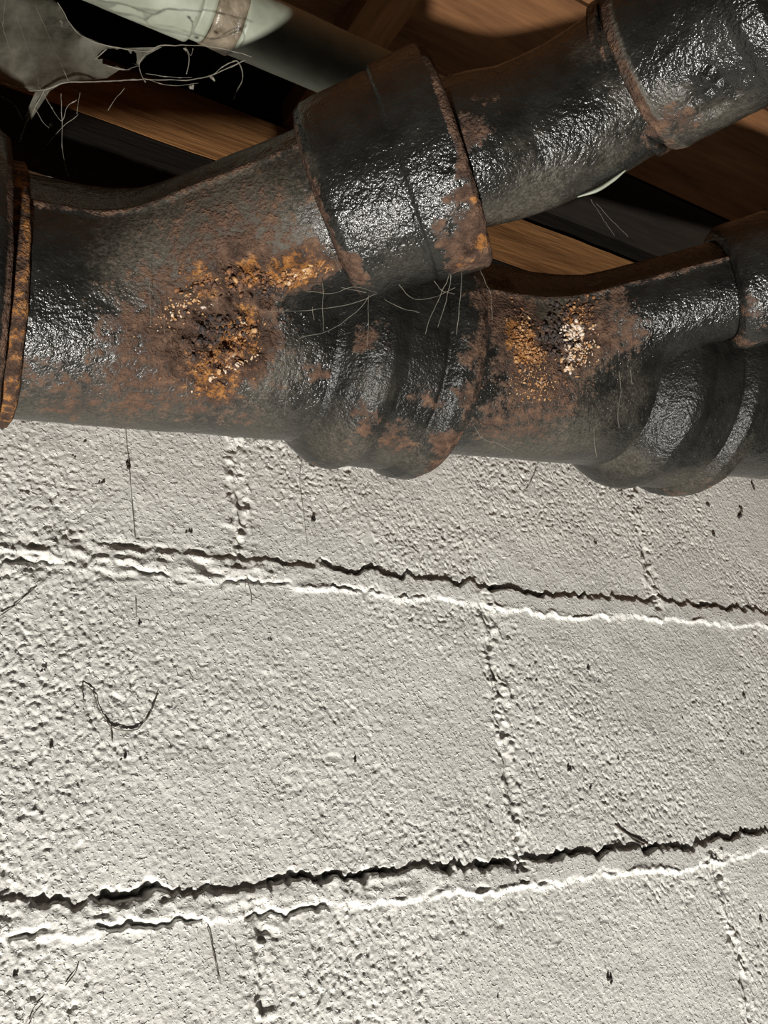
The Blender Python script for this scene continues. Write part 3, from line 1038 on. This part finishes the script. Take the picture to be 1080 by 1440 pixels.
# --- plumbing that carries on out of the picture on the right
def tail(name, label, base, axis, r, length, wear):
    root = thing(name, label, 'pipe', base)
    pipe_tube('barrel', root, [base, base + axis * length * 0.5, base + axis * length], r, wear)
    return root


tail('drain_pipe', 'black iron pipe leaving the lower right hub along the wall', hB0 + AX * 0.045, AX, R4, 0.30, dict(dust0=0.2))
brt = tail('drain_pipe', 'thinner black iron pipe leaving the branch hub of the crystal-crusted wye', bhB + bB * 0.022, bB, 0.0268, 0.22, dict(dust0=0.2))
caulk(brt, bhB + bB * 0.042, bB, 0.0272, 0.0305, 0.012, 0.6)

# ------------------------------------------------------------------ pale pipe with a taped coupling, up in the joist bay
pd = np.array([1.0, 0.0, 0.0])
pa = P(272, 1, 0.487)
pale = thing('pale_pipe', 'pale grey-green pipe with a taped coupling between the joists', 'pipe', pa)


def pale_part(name, s0, s1, r, mat, parent=pale, lump=0.0003):
    v, f, nr = lathe(pa, pd, [(s0, 0.006), (s0, r), (s1, r), (s1, 0.006)], 0.002)
    v = lumpy(v, nr, lump)
    return mesh_obj(name, v, f, mat, parent)


pale_part('tube', -0.40, 0.000, 0.0205, M_PALE)
pale_part('coupling', 0.0005, 0.0075, 0.0182, M_PALE)
pale_part('tape_wrap', 0.0080, 0.0235, 0.0189, M_TAPE, lump=0.0012)
pale_part('tube', 0.0240, 0.17, 0.0180, M_PALE)

# ------------------------------------------------------------------ cobwebs
def strands(name, paths, r, mat=None, root=None, label=None, cat='cobweb', fuzz=0.0012, seg=4, beads=0.0):
    """threads through points (px, py, depth); every thread is a part of its cobweb or fibre"""
    parts = []
    for q in paths:
        p_ = catmull(np.array([P(*t) for t in q]), 8)
        p_ = p_ + (np.stack([fbm(p_, 0.006, 2, s) for s in (401, 402, 403)], -1) - 0.5) * fuzz
        rr = r * (0.5 + 1.0 * vn(p_, 0.003, 405)) * (1 + beads * (vn(p_, 0.0015, 407) > 0.8))
        v, f = sweep(p_, rr, seg)
        parts.append((v, [tuple(dict.fromkeys(int(i) for i in q_)) for q_ in f]))
    c = np.vstack([v for v, _ in parts]).mean(0)
    if root is None and len(parts) == 1:
        return tag(mesh_obj(name, parts[0][0], parts[0][1], mat or M_WEB, None, origin=c), label, cat)
    if root is None:
        root = thing(name, label, cat, c)
        name = 'strand' if 'fibre' in name or 'dust' in name else 'thread'
    for v, f in parts:
        mesh_obj(name, v, f, mat or M_WEB, root)
    return root


def film(name, poly, root, holes=()):
    """a dusty sheet filling a polygon of points (px, py, depth), gently billowed"""
    poly = np.array(poly, float)
    from mathutils.geometry import delaunay_2d_cdt
    pts2, lo, hi = [], poly[:, :2].min(0), poly[:, :2].max(0)
    for x in np.arange(lo[0], hi[0], 7):
        for y in np.arange(lo[1], hi[1], 7):
            pts2.append((x + RNG.rand() * 3, y + RNG.rand() * 3))

    def inside(x, y, pg):
        c = False
        for k in range(len(pg)):
            x1, y1 = pg[k][:2]
            x2, y2 = pg[k - 1][:2]
            if (y1 > y) != (y2 > y) and x < (x2 - x1) * (y - y1) / (y2 - y1) + x1:
                c = not c
        return c
    pts2 = [q for q in pts2 if inside(q[0], q[1], poly)]
    allp = [Vector(q) for q in poly[:, :2].tolist()] + [Vector(q) for q in pts2]
    n = len(poly)
    res = delaunay_2d_cdt(allp, [], [list(range(n))], 1, 1e-5)
    vv = np.array([(q.x, q.y) for q in res[0]])
    w = 1.0 / (((vv[:, None] - poly[None, :, :2]) ** 2).sum(-1) + 60)
    d = (w * poly[:, 2]).sum(1) / w.sum(1)
    d += 0.006 * (fbm(np.c_[vv / 1000, vv[:, :1] * 0], 0.05, 2, 420) - 0.5)
    v = np.array([P(a, b, c) for (a, b), c in zip(vv, d)])
    tri = [t for t in res[2] if not any(inside(*vv[list(t)].mean(0), h) for h in holes)]
    return mesh_obj(name, v, tri, M_FILM, root)


web = thing('cobweb', 'large dusty sheet cobweb hanging in the upper left corner', 'cobweb', P(60, 130, 0.43))
D = 0.43
film('web_sheet', [(-40, -30, .45), (60, -20, .45), (84, 10, .44), (100, 36, .44), (120, 52, .43), (160, 68, .43), (228, 66, .44), (206, 78, .44), (194, 92, .44), (170, 97, .43), (150, 110, .43), (90, 116, .42), (70, 128, .42), (44, 168, .42),
                   (34, 166, .42), (50, 128, .42), (30, 122, .43), (-40, 108, .44)], web,
     holes=[[(136, 80), (150, 66), (190, 74), (198, 84), (180, 96), (152, 92)]])
rope = [[(82, 4, D), (100, 36, D), (121, 54, D), (160, 66, D), (205, 72, D + .01), (232, 64, D + .01), (300, 66, D + .02), (355, 80, D + .03)],
        [(-20, 110, .44), (30, 124, .43), (62, 127, .42), (95, 116, .42), (150, 114, .43), (200, 112, .44), (262, 112, .45), (300, 104, .46), (345, 84, .46)],
        [(64, 126, .42), (52, 146, .42), (38, 172, .42), (28, 200, .42)],
        [(205, 74, .44), (196, 88, .44), (198, 104, .44), (205, 116, .44)],
        [(150, 92, .43), (176, 98, .43), (195, 92, .44)], [(262, 66, .45), (266, 84, .45), (262, 104, .45)], [(135, 84, .43), (150, 68, .43)],
        [(300, 104, .46), (316, 92, .46), (334, 86, .46), (341, 110, .46), (328, 140, .46)]]
strands('web_rope', rope, 0.00028, root=web, beads=0.6)
fine = [[(2, 30, .44), (14, 70, .44), (30, 120, .43)], [(22, 18, .44), (36, 60, .44), (50, 100, .43), (58, 126, .42)], [(50, 6, .44), (66, 44, .44), (84, 86, .43), (96, 114, .43)], [(8, -10, .44), (4, 34, .44)],
        [(0, 132, .43), (20, 148, .43), (33, 170, .43)], [(60, 128, .42), (70, 146, .42), (86, 170, .42), (96, 148, .42), (108, 140, .42)], [(86, 132, .42), (87, 180, .43), (90, 226, .428), (97, 248, .424)],
        [(48, 152, .42), (60, 172, .42), (68, 180, .42)], [(112, 130, .43), (107, 160, .43)], [(110, 160, .44), (86, 180, .44), (60, 210, .44)], [(176, 124, .44), (160, 142, .44), (152, 156, .44)],
        [(200, 110, .44), (240, 120, .44), (280, 116, .45)], [(205, 104, .44), (236, 108, .44), (270, 108, .45)], [(264, 70, .45), (268, 78, .45), (272, 68, .45)]]
strands('web_strand', fine, 0.00014, root=web, beads=1.2)
for (x, y, s) in [(272, 114, .0016), (302, 112, .0013), (69, 182, .0009), (30, 76, .0007), (264, 70, .0009), (50, 92, .0006), (90, 34, .0008)]:
    c = P(x, y, .45)
    pv, pf = sweep(c + np.cumsum(RNG.normal(0, s * 0.7, (5, 3)), 0), s * np.array([.3, .6, .45, .7, .3]), 6)
    mesh_obj('caught_debris', pv, [tuple(dict.fromkeys(int(i) for i in q_)) for q_ in pf], M_WEB, web)

strands('cobweb', [[(344, 298, .425), (360, 308, .422), (390, 300, .42), (418, 290, .415), (430, 260, .415), (420, 232, .42)],
                   [(418, 290, .415), (436, 300, .412), (446, 322, .41), (462, 346, .41), (480, 382, .408)],
                   [(360, 308, .422), (372, 330, .42), (384, 352, .42)], [(390, 300, .42), (372, 336, .42), (350, 356, .425)], [(418, 290, .415), (420, 330, .415), (416, 350, .418)],
                   [(430, 288, .414), (442, 330, .412), (448, 345, .412)], [(436, 316, .412), (400, 325, .415), (360, 345, .42), (330, 370, .425)], [(414, 264, .418), (404, 300, .418), (394, 340, .42)],
                   [(425, 270, .416), (438, 290, .413), (452, 300, .412), (470, 296, .41)]], 0.00016, label='branching pale cobweb over the neck of the branch hub', beads=0.8)
strands('cobweb', [[(375, 438, .425), (440, 436, .42), (500, 426, .42), (530, 412, .42)], [(420, 476, .435), (460, 466, .43), (500, 440, .425), (520, 416, .42)], [(454, 396, .42), (454, 430, .425), (454, 466, .43)],
                   [(518, 416, .42), (518, 450, .43), (516, 486, .435)], [(430, 410, .42), (466, 412, .42), (500, 404, .415), (530, 412, .412)], [(480, 404, .42), (496, 408, .42), (514, 412, .42)],
                   [(440, 432, .42), (441, 450, .425)]], 0.00012, label='thin cobweb threads strung between crater and main hub', beads=0.6)
strands('cobweb', [[(632, 384, .42), (622, 410, .43), (606, 446, .44), (598, 470, .445)], [(634, 386, .42), (628, 420, .43), (616, 460, .44)], [(650, 382, .43), (646, 430, .44), (642, 470, .45)], [(676, 380, .45), (684, 400, .46), (690, 412, .47), (692, 450, .475)],
                   [(610, 395, .42), (624, 410, .43), (640, 414, .43)], [(560, 400, .42), (580, 420, .43), (610, 418, .435), (640, 405, .43)], [(540, 420, .43), (560, 432, .43), (590, 440, .44)]], 0.00013,
        label='wispy cobweb hanging under the rusty lower rim of the branch hub', beads=0.8)
strands('cobweb', [[(871, 522, .50), (873, 550, .505), (869, 580, .51), (871, 602, .515)], [(886, 520, .50), (890, 540, .505)], [(835, 598, .52), (836, 620, .525), (839, 643, .53)]], 0.00016,
        label='short pale threads dangling from the right wye branch', beads=0.8)
strands('cobweb', [[(667, 600, .50), (680, 618, .505), (700, 624, .51), (722, 636, .515)], [(672, 606, .50), (676, 618, .502)]], 0.00017, label='single pale thread draped on the pipe right of the main hub rim', beads=0.8)
strands('cobweb', [[(401, 500, .43), (402, 540, .432), (401, 584, .435)], [(212, 390, .40), (211, 430, .40), (211, 456, .40)], [(230, 440, .40), (231, 470, .40)], [(262, 530, .40), (263, 560, .405)]], 0.00010,
        label='fine vertical threads on the cratered wye body', beads=0.5)
strands('cobweb', [[(830, 280, .52), (850, 310, .54), (868, 336, .56), (885, 352, .57)], [(838, 286, .52), (880, 330, .55), (900, 350, .57)]], 0.00010, label='thread stretched below the white drip of the pipe bend')

# ------------------------------------------------------------------ fibres and grit on the wall
def on_wall(px_, py_, lift=0.0015):
    d = FW + RT * ((px_ - 540) / FPX) - UP * ((py_ - 720) / FPX)
    t = (-lift - CAM[1]) / d[1]
    return px_, py_, t


def fibre(name, paths, r, label, cat='fibre', mat=None):
    return strands(name, [[on_wall(x, y, 0.0008) for x, y in q] for q in paths], r * 0.6, mat or M_HAIR, None, label, cat, fuzz=0.0008)


fibre('dust_fibre', [[(116, 962), (130, 972), (140, 1000), (156, 1022), (178, 1028), (194, 1026)], [(156, 1020), (158, 1044)], [(194, 1026), (210, 1004), (222, 974)], [(116, 962), (117, 985)]], 0.0006, 'dark curled fibre hooked on the wall in the left half')
fibre('dust_fibre', [[(0, 866), (20, 852), (36, 838), (52, 824)]], 0.0005, 'short slanting dark fibre by the left edge of the wall')
fibre('dust_fibre', [[(292, 1302), (298, 1330), (304, 1360), (310, 1384)]], 0.0004, 'thin hanging fibre below the lower cracked joint')
fibre('dust_fibre', [[(345, 806), (352, 830), (354, 850)], [(344, 808), (345, 826)]], 0.0004, 'small fibre below the upper joint left of its crack')
fibre('dust_fibre', [[(865, 1160), (880, 1172), (896, 1180), (912, 1188)], [(876, 1168), (892, 1182), (908, 1190)]], 0.0009, 'dark fluffy fibre lying just above the lower crack, right half')
fibre('dust_fibre', [[(715, 1128), (740, 1120), (775, 1110)], [(690, 1134), (684, 1155), (680, 1176)]], 0.0003, 'faint hair crossing the head joint above the lower crack')
fibre('dust_fibre', [[(110, 1356), (104, 1370), (92, 1386)], [(60, 1410), (48, 1424), (40, 1440)]], 0.0005, 'dark fibre in the bottom left corner of the wall')
fibre('dust_strand', [[(176, 600), (180, 640), (184, 690), (190, 760)], [(190, 840), (192, 870)]], 0.0004, 'faint long dust strand hanging down the wall below the cratered wye', mat=M_DUST)
fibre('dust_strand', [[(425, 640), (422, 680), (428, 730), (432, 770)]], 0.00035, 'faint dust strand hanging below the main hub shoulder', mat=M_DUST)
fibre('dust_strand', [[(756, 655), (745, 680), (735, 695)]], 0.0005, 'short smudged strand on the wall between the two main hubs', mat=M_DUST)

V, F, b_ = [], [], 0
grit = [(122, 620, 4), (180, 655, 7), (142, 676, 4), (104, 642, 3), (4, 600, 6), (196, 876, 4), (172, 1066, 5), (440, 730, 5), (378, 898, 3), (1041, 716, 5), (1038, 726, 6), (996, 712, 5), (1058, 682, 5), (1003, 750, 4), (934, 690, 3), (874, 690, 4),
        (1047, 980, 5), (1070, 1294, 4), (800, 1080, 5), (830, 1108, 3), (869, 1068, 3), (1043, 1060, 4), (755, 956, 3), (826, 940, 4), (60, 942, 4), (70, 1050, 4), (262, 1216, 4), (20, 1370, 4), (610, 760, 3), (622, 757, 3), (838, 764, 3), (700, 1400, 3), (855, 1376, 5), (860, 1382, 4), (270, 602, 4), (265, 748, 4), (555, 760, 3), (500, 1070, 3), (960, 1010, 3), (1010, 860, 4)]
for (x, y, s) in grit:
    c = P(*on_wall(x, y, 0.0002))
    sz = s * 0.00034 * np.linalg.norm(c - CAM) / 0.7
    for k in range(3):
        q = c + RNG.normal(0, sz * 0.6, 3) * np.array([1, 0.2, 1])
        a = RNG.normal(0, 1, 3) * np.array([1, 0.25, 1.2])
        a = unit(a) * sz * 0.8
        pv, pf = sweep(np.array([q - a, q - a * 0.5, q, q + a * 0.6, q + a]), sz * (0.5 + 0.3 * RNG.rand()) * np.array([.15, .8, 1, .7, .15]), 6)
        V.append(pv)
        F += [tuple(dict.fromkeys(int(i) + b_ for i in q_)) for q_ in pf]
        b_ += len(pv)
o = mesh_obj('grit', np.vstack(V), F, M_GRIT, wall)
tag(o, 'dark crumbs stuck to the paint', kind='stuff')

for o in bpy.data.objects:
    if 'o0' in o:
        del o['o0']
